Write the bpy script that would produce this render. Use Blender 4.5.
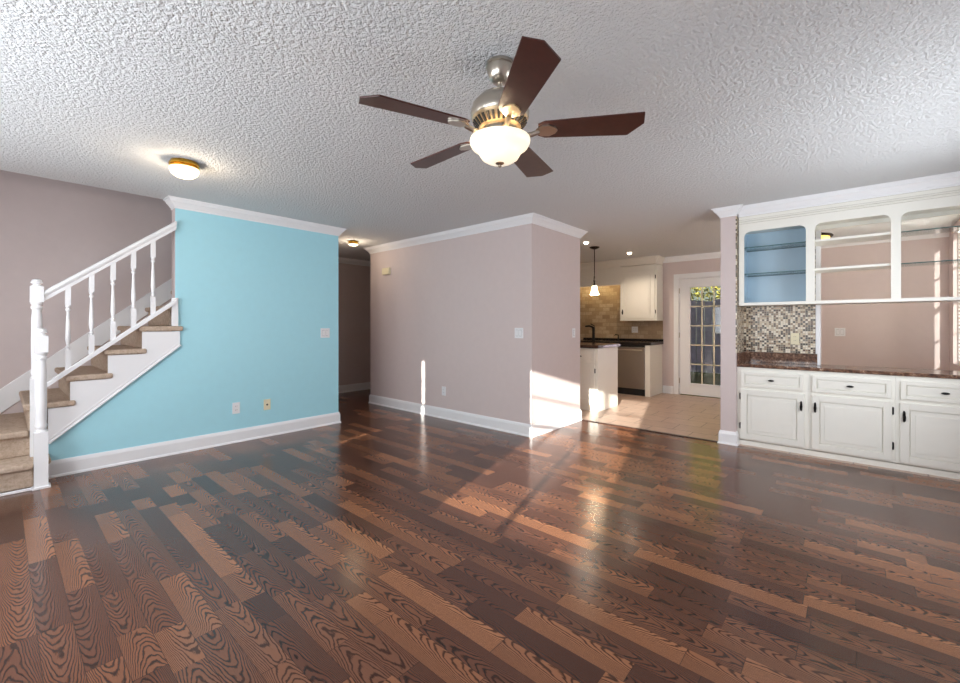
import bpy, bmesh, math, random
from mathutils import Vector, Matrix

# ------------------------------------------------------------------ scene, camera, light
for o in list(bpy.data.objects):
    bpy.data.objects.remove(o)
S = bpy.context.scene
COL = S.collection
R = math.radians

cd = bpy.data.cameras.new('camera')
cam = bpy.data.objects.new('camera', cd)
COL.objects.link(cam)
cd.sensor_width = 36.0
cd.lens = 424.07 / 960 * 36
cd.shift_y = -16.87 / 960
cd.clip_start = 0.05
cam.location = (0, 0, 1.2345)
cam.rotation_euler = (R(90), 0, R(41.371 - 90))
S.camera = cam

S.view_settings.view_transform = 'Standard'
S.view_settings.look = 'None'
S.view_settings.exposure = 0.30
S.view_settings.gamma = 1.0
S.view_settings.use_curve_mapping = False
S.cycles.use_denoising = True
S.cycles.max_bounces = 10
S.cycles.diffuse_bounces = 6
S.cycles.glossy_bounces = 4
S.cycles.transmission_bounces = 6
S.cycles.transparent_max_bounces = 12
S.cycles.sample_clamp_indirect = 6.0
S.cycles.caustics_reflective = False
S.cycles.caustics_refractive = False

w = bpy.data.worlds.new('world')
S.world = w
w.use_nodes = True
bg = w.node_tree.nodes['Background']
sky = w.node_tree.nodes.new('ShaderNodeTexSky')
sky.sky_type = 'HOSEK_WILKIE'
sky.turbidity = 3.0
sky.sun_direction = Vector((-0.935, -0.268, 0.231)).normalized()
w.node_tree.links.new(sky.outputs[0], bg.inputs[0])
bg.inputs[1].default_value = 2.4


def lamp(name, kind, loc, energy, color=(1, 1, 1), **k):
    ld = bpy.data.lights.new(name, kind)
    ld.energy = energy
    ld.color = color
    for a, b in k.items():
        setattr(ld, a, b)
    o = bpy.data.objects.new(name, ld)
    COL.objects.link(o)
    o.location = loc
    return o


SUN_DIR = Vector((1.0, 0.286, -0.248)).normalized()
sun = lamp('sun', 'SUN', (-6, -2, 4), 18.0, (1.0, 0.93, 0.85), angle=R(0.5))
sun.rotation_euler = SUN_DIR.to_track_quat('-Z', 'Y').to_euler()


def window_light(name, loc, normal, sx, sy, energy, color):
    o = lamp(name, 'AREA', loc, energy, color, shape='RECTANGLE', size=sx, size_y=sy)
    o.rotation_euler = Vector(normal).to_track_quat('-Z', 'Z').to_euler()
    return o


DAY = (0.88, 0.94, 1.0)
window_light('window_light_near', (-1.17, 0.66, 1.4), (1, 0, 0), 1.0, 1.25, 26, DAY)
window_light('window_light_middle', (-1.14, 2.4, 1.4), (1, 0, 0), 0.9, 1.25, 44, DAY)
window_light('window_light_left', (-1.14, 3.85, 1.4), (1, 0, 0), 0.9, 1.25, 21, DAY)  # added fill lamp for the left side, at an unseen added window
window_light('window_light_side', (3.5, -0.86, 1.4), (0, 1, 0), 1.9, 1.25, 34, DAY)  # added fill lamp for the aqua wall and mid ceiling, out of view
window_light('window_light_dining', (6.7, -1.0, 1.55), (0, 1, 0), 1.5, 1.5, 110, (1.0, 0.95, 0.90))


# ------------------------------------------------------------------ mesh helpers
ORG = {}


class MB:
    def __init__(s):
        s.bm = bmesh.new()

    def box(s, x0, x1, y0, y1, z0, z1, m=None):
        vs = [s.bm.verts.new((x, y, z)) for x in (min(x0, x1), max(x0, x1)) for y in (min(y0, y1), max(y0, y1))
              for z in (min(z0, z1), max(z0, z1))]
        if m:
            for v in vs:
                v.co = m @ v.co
        a, b, c, d, e, f, g, h = vs
        for q in ((a, b, d, c), (e, g, h, f), (a, e, f, b), (c, d, h, g), (a, c, g, e), (b, f, h, d)):
            s.bm.faces.new(q)
        return s

    def prism(s, pts, axis, a0, a1, m=None):
        """polygon extruded along an axis; pts are the other two coords in xyz order"""
        def mk(p, a):
            c = {'x': (a, p[0], p[1]), 'y': (p[0], a, p[1]), 'z': (p[0], p[1], a)}[axis]
            v = Vector(c)
            return s.bm.verts.new(m @ v if m else v)
        lo = [mk(p, a0) for p in pts]
        hi = [mk(p, a1) for p in pts]
        s.bm.faces.new(lo)
        s.bm.faces.new(hi[::-1])
        n = len(pts)
        for i in range(n):
            s.bm.faces.new((lo[i], lo[(i + 1) % n], hi[(i + 1) % n], hi[i]))
        return s

    def lathe(s, c, prof, n=32, axis='z', m=None, closed=False, cap=True):
        """prof: list of (r, h) ; revolved round an axis through c"""
        rings = []
        for r, h in prof:
            ring = []
            for i in range(n):
                a = 2 * math.pi * i / n
                u, v = r * math.cos(a), r * math.sin(a)
                p = {'z': (u, v, h), 'x': (h, u, v), 'y': (u, h, v)}[axis]
                p = Vector(p)
                if m:
                    p = m @ p
                ring.append(s.bm.verts.new(p + Vector(c)))
            rings.append(ring)
        for k in range(len(rings) - 1):
            for i in range(n):
                s.bm.faces.new((rings[k][i], rings[k][(i + 1) % n], rings[k + 1][(i + 1) % n], rings[k + 1][i]))
        if closed:
            for i in range(n):
                s.bm.faces.new((rings[-1][i], rings[-1][(i + 1) % n], rings[0][(i + 1) % n], rings[0][i]))
        elif cap:
            for ring in (rings[0], rings[-1]):
                s.bm.faces.new(ring)
        return s

    def tube(s, pts, r, n=10):
        rr = r if isinstance(r, (list, tuple)) else [r] * len(pts)
        pts = [Vector(p) for p in pts]
        rings = []
        for k, p in enumerate(pts):
            d = (pts[min(k + 1, len(pts) - 1)] - pts[max(k - 1, 0)]).normalized()
            up = Vector((0, 0, 1)) if abs(d.z) < 0.95 else Vector((1, 0, 0))
            a = d.cross(up).normalized()
            b = d.cross(a)
            rings.append([s.bm.verts.new(p + rr[k] * (a * math.cos(2 * math.pi * i / n) + b * math.sin(2 * math.pi * i / n)))
                          for i in range(n)])
        for k in range(len(rings) - 1):
            for i in range(n):
                s.bm.faces.new((rings[k][i], rings[k][(i + 1) % n], rings[k + 1][(i + 1) % n], rings[k + 1][i]))
        s.bm.faces.new(rings[0])
        s.bm.faces.new(rings[-1])
        return s

    def sweep(s, path, prof):
        """profile (out, z) carried along a plan path with mitred corners, out = left of travel"""
        P = [Vector((p[0], p[1])) for p in path]
        cols = []
        for i, p in enumerate(P):
            ds = []
            if i > 0:
                ds.append((P[i] - P[i - 1]).normalized())
            if i < len(P) - 1:
                ds.append((P[i + 1] - P[i]).normalized())
            ns = [Vector((-d.y, d.x)) for d in ds]
            n = ns[0] if len(ns) == 1 else (ns[0] + ns[1]) / (1 + ns[0].dot(ns[1]))
            cols.append([s.bm.verts.new((p.x + n.x * o, p.y + n.y * o, z)) for o, z in prof])
        k = len(prof)
        for i in range(len(cols) - 1):
            for j in range(k):
                s.bm.faces.new((cols[i][j], cols[i][(j + 1) % k], cols[i + 1][(j + 1) % k], cols[i + 1][j]))
        s.bm.faces.new(cols[0])
        s.bm.faces.new(cols[-1][::-1])
        return s

    def build(s, name, mat, parent=None, bevel=0, smooth=False, seg=2):
        bm = s.bm
        bmesh.ops.recalc_face_normals(bm, faces=bm.faces)
        if parent is not None:
            o0 = ORG[parent]
        else:
            xs = [v.co for v in bm.verts]
            lo = [min(v[i] for v in xs) for i in range(3)]
            hi = [max(v[i] for v in xs) for i in range(3)]
            o0 = Vector(((lo[0] + hi[0]) / 2, (lo[1] + hi[1]) / 2, lo[2]))
        for v in bm.verts:
            v.co -= o0
        me = bpy.data.meshes.new(name)
        bm.to_mesh(me)
        bm.free()
        me.materials.append(mat)
        o = bpy.data.objects.new(name, me)
        COL.objects.link(o)
        ORG[o] = o0
        if parent is not None:
            o.parent = parent
        else:
            o.location = o0
        if smooth:
            for p in me.polygons:
                p.use_smooth = True
            e = o.modifiers.new('split', 'EDGE_SPLIT')
            e.split_angle = R(40)
        if bevel:
            b = o.modifiers.new('bevel', 'BEVEL')
            b.width = bevel
            b.segments = seg
            b.limit_method = 'ANGLE'
            b.angle_limit = R(40)
        return o


def tag(o, label, cat, group=None):
    o['label'] = label
    o['category'] = cat
    if group:
        o['group'] = group
    return o


def thing(name, loc, label, cat, group=None):
    o = bpy.data.objects.new(name, None)
    o.empty_display_size = 0.1
    COL.objects.link(o)
    o.location = loc
    ORG[o] = Vector(loc)
    return tag(o, label, cat, group)


def struct(o):
    o['kind'] = 'structure'
    return o


# ------------------------------------------------------------------ materials
def lin(c):
    return tuple(((x / 255) / 12.92 if x / 255 <= 0.04045 else ((x / 255 + 0.055) / 1.055) ** 2.4) for x in c)


class N:
    """small node-tree helper"""
    def __init__(s, name):
        s.m = bpy.data.materials.new(name)
        s.m.use_nodes = True
        s.t = s.m.node_tree
        s.b = s.t.nodes['Principled BSDF']

    def n(s, typ, **k):
        nd = s.t.nodes.new(typ)
        for a, b in k.items():
            setattr(nd, a, b)
        return nd

    def l(s, a, b):
        s.t.links.new(a, b)

    def math(s, op, a, b=None, c=None):
        nd = s.n('ShaderNodeMath', operation=op)
        for i, v in enumerate((a, b, c)):
            if v is None:
                continue
            if isinstance(v, (int, float)):
                nd.inputs[i].default_value = v
            else:
                s.l(v, nd.inputs[i])
        return nd.outputs[0]

    def pos(s):
        return s.n('ShaderNodeNewGeometry').outputs['Position']

    def xyz(s):
        sp = s.n('ShaderNodeSeparateXYZ')
        s.l(s.pos(), sp.inputs[0])
        return sp.outputs

    def comb(s, x, y, z):
        c = s.n('ShaderNodeCombineXYZ')
        for i, v in enumerate((x, y, z)):
            if isinstance(v, (int, float)):
                c.inputs[i].default_value = v
            else:
                s.l(v, c.inputs[i])
        return c.outputs[0]

    def noise(s, vec, scale, detail=3, rough=0.5, out='Fac'):
        nd = s.n('ShaderNodeTexNoise')
        nd.inputs['Scale'].default_value = scale
        nd.inputs['Detail'].default_value = detail
        nd.inputs['Roughness'].default_value = rough
        if vec is not None:
            s.l(vec, nd.inputs['Vector'])
        return nd.outputs[out]

    def ramp(s, fac, stops, interp='LINEAR'):
        nd = s.n('ShaderNodeValToRGB')
        cr = nd.color_ramp
        cr.interpolation = interp
        while len(cr.elements) < len(stops):
            cr.elements.new(0.5)
        for e, (p, c) in zip(cr.elements, stops):
            e.position = p
            e.color = (*c, 1)
        s.l(fac, nd.inputs[0])
        return nd.outputs[0]

    def mix(s, fac, a, b, typ='MIX'):
        nd = s.n('ShaderNodeMix', data_type='RGBA', blend_type=typ)
        for i, v in ((0, fac), (6, a), (7, b)):
            if isinstance(v, (int, float)):
                nd.inputs[i].default_value = v
            elif isinstance(v, tuple):
                nd.inputs[i].default_value = (*v, 1)
            else:
                s.l(v, nd.inputs[i])
        return nd.outputs[2]

    def bump(s, h, strength, dist):
        nd = s.n('ShaderNodeBump')
        nd.inputs['Strength'].default_value = strength
        nd.inputs['Distance'].default_value = dist
        s.l(h, nd.inputs['Height'])
        s.l(nd.outputs[0], s.b.inputs['Normal'])

    def set(s, **k):
        for a, b in k.items():
            i = s.b.inputs[a.replace('_', ' ')]
            if isinstance(b, (int, float)):
                i.default_value = b
            elif isinstance(b, tuple):
                i.default_value = (*b, 1) if len(b) == 3 else b
            else:
                s.l(b, i)
        return s


def plain(name, rgb, rough=0.5, metal=0.0, spec=0.5, var=0.03, scale=14, bump=0.0):
    k = N(name)
    c = lin(rgb)
    f = k.noise(k.pos(), scale, 4)
    k.set(Base_Color=k.mix(f, tuple(x * (1 - var) for x in c), tuple(min(1, x * (1 + var)) for x in c)),
          Roughness=rough, Metallic=metal)
    k.b.inputs['Specular IOR Level'].default_value = spec
    if bump:
        k.bump(k.noise(k.pos(), 220, 3), bump, 0.002)
    return k.m


def glow(name, rgb, strength):
    k = N(name)
    k.set(Base_Color=rgb, Roughness=0.35, Emission_Color=rgb, Emission_Strength=strength)
    return k.m


MAUVE = plain('mauve_paint', (212, 198, 196), 0.5, spec=0.3, bump=0.12)
TEAL = plain('aqua_paint', (174, 227, 240), 0.42, spec=0.35, bump=0.12)
WHITE = plain('white_trim_paint', (240, 240, 242), 0.32, var=0.01)
CREAM = plain('cabinet_white_paint', (238, 236, 228), 0.35, var=0.015)
CREAMDARK = plain('cabinet_glaze_line', (196, 192, 182), 0.5)
BLUE = plain('cabinet_blue_back', (186, 210, 226), 0.35, var=0.03)
BLACKIRON = plain('black_iron', (24, 22, 22), 0.45, metal=0.5)
BRONZE = plain('dark_bronze', (40, 30, 26), 0.4, metal=0.7)
PLATE = plain('white_plastic', (236, 236, 238), 0.35, var=0.01)
IVORY = plain('ivory_plastic', (232, 222, 190), 0.4, var=0.02)
SLOT = plain('dark_slot', (60, 56, 54), 0.6)
STEELN = plain('brushed_nickel', (196, 188, 176), 0.28, metal=1.0, var=0.05)
PALEMETAL = plain('pale_gilt_metal', (226, 200, 160), 0.35, metal=0.8)
BRASS = plain('polished_brass', (226, 176, 70), 0.2, metal=1.0)
STAINLESS = plain('stainless_steel', (160, 150, 142), 0.30, metal=0.9, var=0.03)
BLACKSTONE = plain('black_stone', (30, 26, 26), 0.18, var=0.3, scale=120)
DARKTOE = plain('black_toe_kick', (14, 13, 13), 0.5)
CARPETRAW = None


def popcorn():
    k = N('popcorn_ceiling')
    v = k.pos()
    n1 = k.noise(v, 52, 3, 0.55)
    n2 = k.noise(v, 130, 2, 0.5)
    hgt = k.math('ADD', k.math('MULTIPLY', k.math('SMOOTH_MIN', n1, 0.62, 0.1), 1.6), k.math('MULTIPLY', n2, 0.5))
    k.set(Base_Color=lin((220, 221, 222)), Roughness=0.85)
    k.b.inputs['Specular IOR Level'].default_value = 0.25
    k.bump(hgt, 1.0, 0.0125)
    return k.m


def wood_floor():
    k = N('laminate_strip_floor')
    x, y, z = k.xyz()
    Wd = 0.102
    xi = k.math('DIVIDE', x, Wd)
    i = k.math('FLOOR', xi)
    fx = k.math('SUBTRACT', xi, i)
    wn = k.n('ShaderNodeTexWhiteNoise', noise_dimensions='1D')
    k.l(i, wn.inputs['W'])
    off = k.math('MULTIPLY', wn.outputs[0], 3.7)
    # strip length differs from strip to strip
    wn2 = k.n('ShaderNodeTexWhiteNoise', noise_dimensions='1D')
    k.l(k.math('ADD', i, 57.3), wn2.inputs['W'])
    ln = k.math('MULTIPLY_ADD', wn2.outputs[0], 0.30, 0.46)
    yi = k.math('DIVIDE', k.math('ADD', y, off), ln)
    j = k.math('FLOOR', yi)
    fy = k.math('SUBTRACT', yi, j)
    # jitter the butt joint by splitting some cells again
    cell = k.comb(i, j, 0.0)
    w3 = k.n('ShaderNodeTexWhiteNoise', noise_dimensions='3D')
    k.l(cell, w3.inputs['Vector'])
    half = k.math('MULTIPLY', k.math('GREATER_THAN', w3.outputs[0], 0.74),
                  k.math('GREATER_THAN', fy, 0.45))
    cell2 = k.comb(i, j, k.math('ADD', half, 3.0))
    w4 = k.n('ShaderNodeTexWhiteNoise', noise_dimensions='3D')
    k.l(cell2, w4.inputs['Vector'])
    sp = k.n('ShaderNodeSeparateColor')
    k.l(w4.outputs['Color'], sp.inputs[0])
    r1, r2, r3 = sp.outputs
    # flat-sawn cathedral figure: contours of k*(x-x0)^2 + s*y + noise
    cx = k.math('SUBTRACT', fx, k.math('MULTIPLY_ADD', r1, 1.1, -0.05))
    par = k.math('MULTIPLY', k.math('MULTIPLY', cx, cx), 17.0)
    sgn = k.math('SUBTRACT', k.math('MULTIPLY', k.math('GREATER_THAN', r2, 0.5), 2.0), 1.0)
    ylin = k.math('MULTIPLY', k.math('MULTIPLY', y, sgn), k.math('MULTIPLY_ADD', r3, 13.0, 11.0))
    nv = k.comb(k.math('MULTIPLY', x, 16.0), k.math('MULTIPLY', y, 6.0), k.math('MULTIPLY', r1, 40.0))
    nz = k.math('MULTIPLY', k.noise(nv, 1.0, 2, 0.55), 3.8)
    nj = k.noise(k.comb(k.math('MULTIPLY', x, 260.0), k.math('MULTIPLY', y, 45.0), r3), 1.0, 2, 0.6)
    nz = k.math('ADD', nz, k.math('MULTIPLY', nj, 0.4))
    h = k.math('ADD', k.math('ADD', par, ylin), nz)
    ring = k.math('FRACT', h)
    grain = k.math('ABSOLUTE', k.math('MULTIPLY_ADD', ring, 2.0, -1.0))        # 0..1 triangle
    gl = k.ramp(grain, [(0.0, (0, 0, 0)), (0.18, (0.0, 0.0, 0.0)), (0.48, (1, 1, 1)), (1.0, (1, 1, 1))])
    fine = k.noise(k.comb(k.math('MULTIPLY', x, 420.0), k.math('MULTIPLY', y, 14.0), r2), 1.0, 3, 0.6)
    base = k.ramp(w4.outputs[0], [(0.0, lin((86, 55, 44))), (0.35, lin((107, 70, 54))), (0.70, lin((132, 88, 65))),
                                  (0.90, lin((152, 102, 73))), (1.0, lin((172, 117, 83)))])
    dark = k.mix(0.84, base, lin((38, 21, 17)))
    col = k.mix(gl, dark, base)
    col = k.mix(k.math('MULTIPLY', k.math('SUBTRACT', fine, 0.2), 0.4), col, lin((58, 34, 27)), 'MIX')
    # joints between strips
    ex = k.math('MINIMUM', fx, k.math('SUBTRACT', 1.0, fx))
    ey = k.math('MULTIPLY', k.math('MINIMUM', fy, k.math('SUBTRACT', 1.0, fy)), 4.5)
    seam = k.math('LESS_THAN', k.math('MINIMUM', ex, ey), 0.012)
    col = k.mix(k.math('MULTIPLY', seam, 0.55), col, lin((30, 18, 15)))
    k.set(Base_Color=col, Roughness=k.math('MULTIPLY_ADD', fine, 0.06, 0.18))
    k.b.inputs['Specular IOR Level'].default_value = 0.5
    k.bump(k.math('SUBTRACT', k.math('MULTIPLY', gl, 0.5), seam), 0.04, 0.001)
    return k.m


def cells(k, u, v, su, sv, stagger=0.0):
    """running grid: returns edge distance and a per-cell white noise node"""
    vi = k.math('DIVIDE', v, sv)
    j = k.math('FLOOR', vi)
    fv = k.math('SUBTRACT', vi, j)
    ui = k.math('ADD', k.math('DIVIDE', u, su), k.math('MULTIPLY', k.math('MODULO', k.math('ABSOLUTE', j), 2.0), stagger))
    i = k.math('FLOOR', ui)
    fu = k.math('SUBTRACT', ui, i)
    eu = k.math('MULTIPLY', k.math('MINIMUM', fu, k.math('SUBTRACT', 1.0, fu)), su)
    ev = k.math('MULTIPLY', k.math('MINIMUM', fv, k.math('SUBTRACT', 1.0, fv)), sv)
    wn = k.n('ShaderNodeTexWhiteNoise', noise_dimensions='3D')
    k.l(k.comb(i, j, 1.7), wn.inputs['Vector'])
    return k.math('MINIMUM', eu, ev), wn


def tile_floor():
    k = N('kitchen_floor_tile')
    x, y, z = k.xyz()
    e, wn = cells(k, y, x, 0.46, 0.31, 0.5)
    n = k.noise(k.pos(), 9, 5, 0.6)
    c = k.mix(n, lin((166, 138, 124)), lin((206, 182, 164)))
    c = k.mix(k.math('MULTIPLY', wn.outputs[0], 0.35), c, lin((168, 140, 124)))
    g = k.math('LESS_THAN', e, 0.004)
    k.set(Base_Color=k.mix(g, c, lin((112, 90, 80))), Roughness=0.35)
    k.bump(k.math('SUBTRACT', n, g), 0.2, 0.002)
    return k.m


def brick_splash():
    k = N('tumbled_travertine_tile')
    x, y, z = k.xyz()
    e, wn = cells(k, y, z, 0.15, 0.075, 0.5)
    n = k.noise(k.pos(), 26, 5, 0.65)
    c = k.ramp(wn.outputs[0], [(0, lin((158, 134, 106))), (0.5, lin((190, 168, 138))), (1, lin((210, 192, 166)))])
    c = k.mix(k.math('MULTIPLY', n, 0.8), c, lin((128, 104, 80)))
    g = k.math('LESS_THAN', e, 0.004)
    k.set(Base_Color=k.mix(g, c, lin((150, 128, 100))), Roughness=0.5)
    k.bump(k.math('SUBTRACT', k.math('MULTIPLY', n, 0.6), g), 0.4, 0.004)
    return k.m


def mosaic():
    k = N('glass_stone_mosaic')
    x, y, z = k.xyz()
    e, wn = cells(k, k.math('ADD', x, y), z, 0.0205, 0.0205)
    c = k.ramp(wn.outputs[0], [(0, lin((232, 222, 204))), (0.26, lin((206, 188, 160))), (0.46, lin((150, 126, 102))),
                               (0.60, lin((92, 68, 54))), (0.76, lin((40, 31, 28))), (0.92, lin((122, 112, 100)))], 'CONSTANT')
    g = k.math('LESS_THAN', e, 0.0016)
    k.set(Base_Color=k.mix(g, c, lin((176, 164, 146))), Roughness=k.math('MULTIPLY_ADD', g, 0.4, 0.22))
    k.bump(k.math('SUBTRACT', 1.0, g), 0.3, 0.001)
    return k.m


def granite():
    k = N('brown_granite')
    v = k.n('ShaderNodeTexVoronoi')
    v.inputs['Scale'].default_value = 90
    k.l(k.pos(), v.inputs['Vector'])
    n = k.noise(k.pos(), 36, 6, 0.78)
    c = k.ramp(n, [(0.34, lin((34, 24, 22))), (0.46, lin((92, 66, 54))), (0.58, lin((138, 104, 84))), (0.70, lin((206, 184, 164)))])
    c = k.mix(k.math('MULTIPLY', k.math('LESS_THAN', v.outputs['Distance'], 0.25), 0.35), c, lin((30, 22, 22)))
    k.set(Base_Color=c, Roughness=0.12)
    return k.m


def carpet():
    k = N('tan_carpet')
    n = k.noise(k.pos(), 38, 5, 0.7)
    n2 = k.noise(k.pos(), 420, 2, 0.6)
    c = k.ramp(n, [(0.3, lin((182, 159, 138))), (0.55, lin((214, 193, 174))), (0.75, lin((232, 216, 200)))])
    k.set(Base_Color=k.mix(k.math('MULTIPLY', n2, 0.5), c, lin((174, 152, 132))), Roughness=0.95)
    k.b.inputs['Specular IOR Level'].default_value = 0.1
    k.bump(k.math('ADD', n2, n), 0.8, 0.006)
    return k.m


def blade_wood():
    k = N('walnut_blade')
    tc = k.n('ShaderNodeTexCoord')
    n = k.noise(tc.outputs['Object'], 30, 4, 0.6)
    k.set(Base_Color=k.mix(n, lin((54, 27, 23)), lin((84, 44, 36))), Roughness=0.35)
    return k.m


def glass(name, tint, alpha_mix, rough=0.02):
    """thin architectural glass: mostly clear with a fresnel sheen"""
    k = N(name)
    t = k.t
    tr = k.n('ShaderNodeBsdfTransparent')
    tr.inputs[0].default_value = (*tint, 1)
    gl = k.n('ShaderNodeBsdfGlossy')
    gl.inputs['Roughness'].default_value = rough
    fr = k.n('ShaderNodeFresnel')
    fr.inputs[0].default_value = 1.45
    mx = k.n('ShaderNodeMixShader')
    k.l(k.math('MULTIPLY', fr.outputs[0], alpha_mix), mx.inputs[0])
    k.l(tr.outputs[0], mx.inputs[1])
    k.l(gl.outputs[0], mx.inputs[2])
    k.l(mx.outputs[0], t.nodes['Material Output'].inputs[0])
    return k.m


CEIL = popcorn()
WOOD = wood_floor()
TILE = tile_floor()
SPLASH = brick_splash()
MOSAIC = mosaic()
GRANITE = granite()
CARPET = carpet()
BLADE = blade_wood()
PANE = glass('window_glass', (0.96, 0.98, 0.97), 0.8)
SHELFGLASS = glass('shelf_glass', (0.95, 0.985, 0.98), 0.6)
GLASSEDGE = plain('green_glass_edge', (66, 104, 106), 0.2)
BOWL = glow('frosted_glass_lit', (1.0, 0.88, 0.68), 0.62)
FLUSHGLASS = glow('flush_glass_lit', (1.0, 0.84, 0.60), 1.6)
PENDGLASS = glow('pendant_glass_lit', (1.0, 0.80, 0.50), 4.0)
BULB = glow('downlight_bulb', (1.0, 0.86, 0.66), 12.0)
DININGGLASS = glow('amber_glass_lit', (1.0, 0.72, 0.16), 1.3)
STRIPGLOW = glow('undercabinet_strip_lit', (1.0, 0.80, 0.45), 15.0)
BLIND = plain('white_blind_slat', (240, 236, 228), 0.5)
GRASS = plain('lawn', (96, 104, 60), 0.9, var=0.3, scale=6)
FENCEWOOD = plain('weathered_fence', (216, 200, 222), 0.8, var=0.2, scale=9)
LEAF = plain('autumn_leaf', (168, 160, 70), 0.7, var=0.4, scale=5)
BARK = plain('bark', (70, 58, 54), 0.9, var=0.3)
SHINGLE = plain('teal_grey_roof', (110, 140, 150), 0.8, var=0.15)
THRESH = plain('dark_threshold_wood', (54, 32, 25), 0.35)

# ------------------------------------------------------------------ setting
H = 2.44
XM, Y1, Y2, XE = 3.875, 2.655, 5.714, 4.974          # mauve block
YT, XTL, XTR = 4.865, 1.118, 2.828                    # aqua wall
XF = 7.96                                            # far wall of kitchen and dining
YR = -0.91                                           # right wall
XB = -1.2                                            # wall behind the camera
XS, YS0, YS1 = 4.985, 1.042, 0.906                   # stub wall end
YB = 5.9                                             # back of the stair flight

struct(MB().box(XB, 5.0, YR, 7.0, -0.06, 0).build('floor', WOOD))
struct(MB().box(5.0, XF, YR, 7.0, -0.06, 0).build('floor_kitchen', TILE))
struct(MB().box(4.972, 5.012, YS0, Y1, 0, 0.008).build('trim_threshold', THRESH, bevel=0.003))

cb = MB()
cb.box(XB - .12, XF + .12, YR - .12, YT + .12, H, H + .1)
cb.box(XTR - .1, XF + .12, YT + .12, 7.0, H, H + .1)
struct(cb.build('ceiling', CEIL))

struct(MB().box(XB - .12, XF + .12, YR - .12, YT + .015, H + .1, H + .16).prism([(YR - .4, H + .16), (YT + .015, H + .16), (YT + .015, H + 1.0), (1.9, H + 1.5)], 'x', XB - .3, XF + .3).build('roof', SHINGLE))  # unseen roof, added and sized to keep the yard fence in shade

# stairwell above the flight
struct(MB().box(XB - .12, XTR, YB, YB + .1, 0, 4.9).build('wall_stair_back', MAUVE))
sw = MB().box(XB - .12, XTR, YT + .02, YT + .12, H + .1, 4.9)
sw.box(XTR - .1, XTR, YT + .12, YB, H, 4.9).box(XB - .12, XB, YT + .12, YB, H, 4.9)
struct(sw.build('wall_stair_upper', MAUVE))
struct(MB().box(XB - .12, XTR, YT + .02, YB + .1, 4.9, 5.0).build('ceiling_stairwell', CEIL))

# aqua wall, cut along the underside of the stairs
struct(MB().prism([(0.262, 0), (XTR, 0), (XTR, H), (XTL, H), (XTL, 1.10), (0.262, 0.36)], 'y', YT, YT + .12)
       .build('wall_aqua', TEAL))
# its end and the hall side are mauve
struct(MB().box(XTL - .003, XTL, YT + .012, YT + .12, 1.24, H).build('wall_aqua_end', MAUVE))
struct(MB().box(XTR - .1, XTR, YT + .12, 7.0, 0, H).build('wall_hall_left', MAUVE))
struct(MB().box(XTR - .1, 6.2, 6.965, 7.06, 0, H).build('wall_hall_back', MAUVE))
struct(MB().box(XE, XF, Y2, Y2 + .1, 0, H).build('wall_kitchen_left', MAUVE))
struct(MB().box(6.1, 6.2, Y2 + .1, 6.965, 0, H).build('wall_hall_end', MAUVE))
struct(MB().box(XM, XE, Y1, Y2, 0, H).build('wall_mauve', MAUVE))

# wall behind the camera, with two windows and a third added for its light
bw = MB()
W1, W2, W3 = (0.085, 1.235), (1.95, 3.05), (3.35, 4.35)
ZS, ZH = 0.76, 2.04
for a, b in ((YR - .12, W1[0]), (W1[1], W2[0]), (W2[1], W3[0]), (W3[1], YB + .1)):
    bw.box(XB - .12, XB, a, b, 0, H)
for a, b in (W1, W2, W3):
    bw.box(XB - .12, XB, a, b, 0, ZS).box(XB - .12, XB, a, b, ZH, H)
struct(bw.build('wall_behind', MAUVE))

# right wall, with a living-room window added for its light and a dining window
rw = MB()
D1, D2 = (2.5, 4.5), (5.9, 7.68)
for a, b in ((XB, D1[0]), (D1[1], D2[0]), (D2[1], XF + .12)):
    rw.box(a, b, YR - .12, YR, 0, H)
rw.box(D1[0], D1[1], YR - .12, YR, 0, ZS).box(D1[0], D1[1], YR - .12, YR, ZH, H)
rw.box(D2[0], D2[1], YR - .12, YR, 0, ZS).box(D2[0], D2[1], YR - .12, YR, 2.36, H)
struct(rw.build('wall_right', MAUVE))

# far wall with the glazed door
DL, DR, DT = 2.318, 1.40, 2.047
fw = MB()
fw.box(XF, XF + .12, YR, DR, 0, H).box(XF, XF + .12, DL, Y2 + .1, 0, H).box(XF, XF + .12, DR, DL, DT, H)
struct(fw.build('wall_far', MAUVE))

# partition between living room and dining, with the pass-through
pw = MB()
pw.box(XS, 5.5, YS1, YS0, 0, H)
pw.box(5.405, 5.5, 0.27, YS1, 0, H).box(5.405, 5.5, YR, 0.27, 0, 0.80).box(5.405, 5.5, YR, 0.27, 2.2, H)
struct(pw.build('wall_partition', MAUVE))

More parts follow.
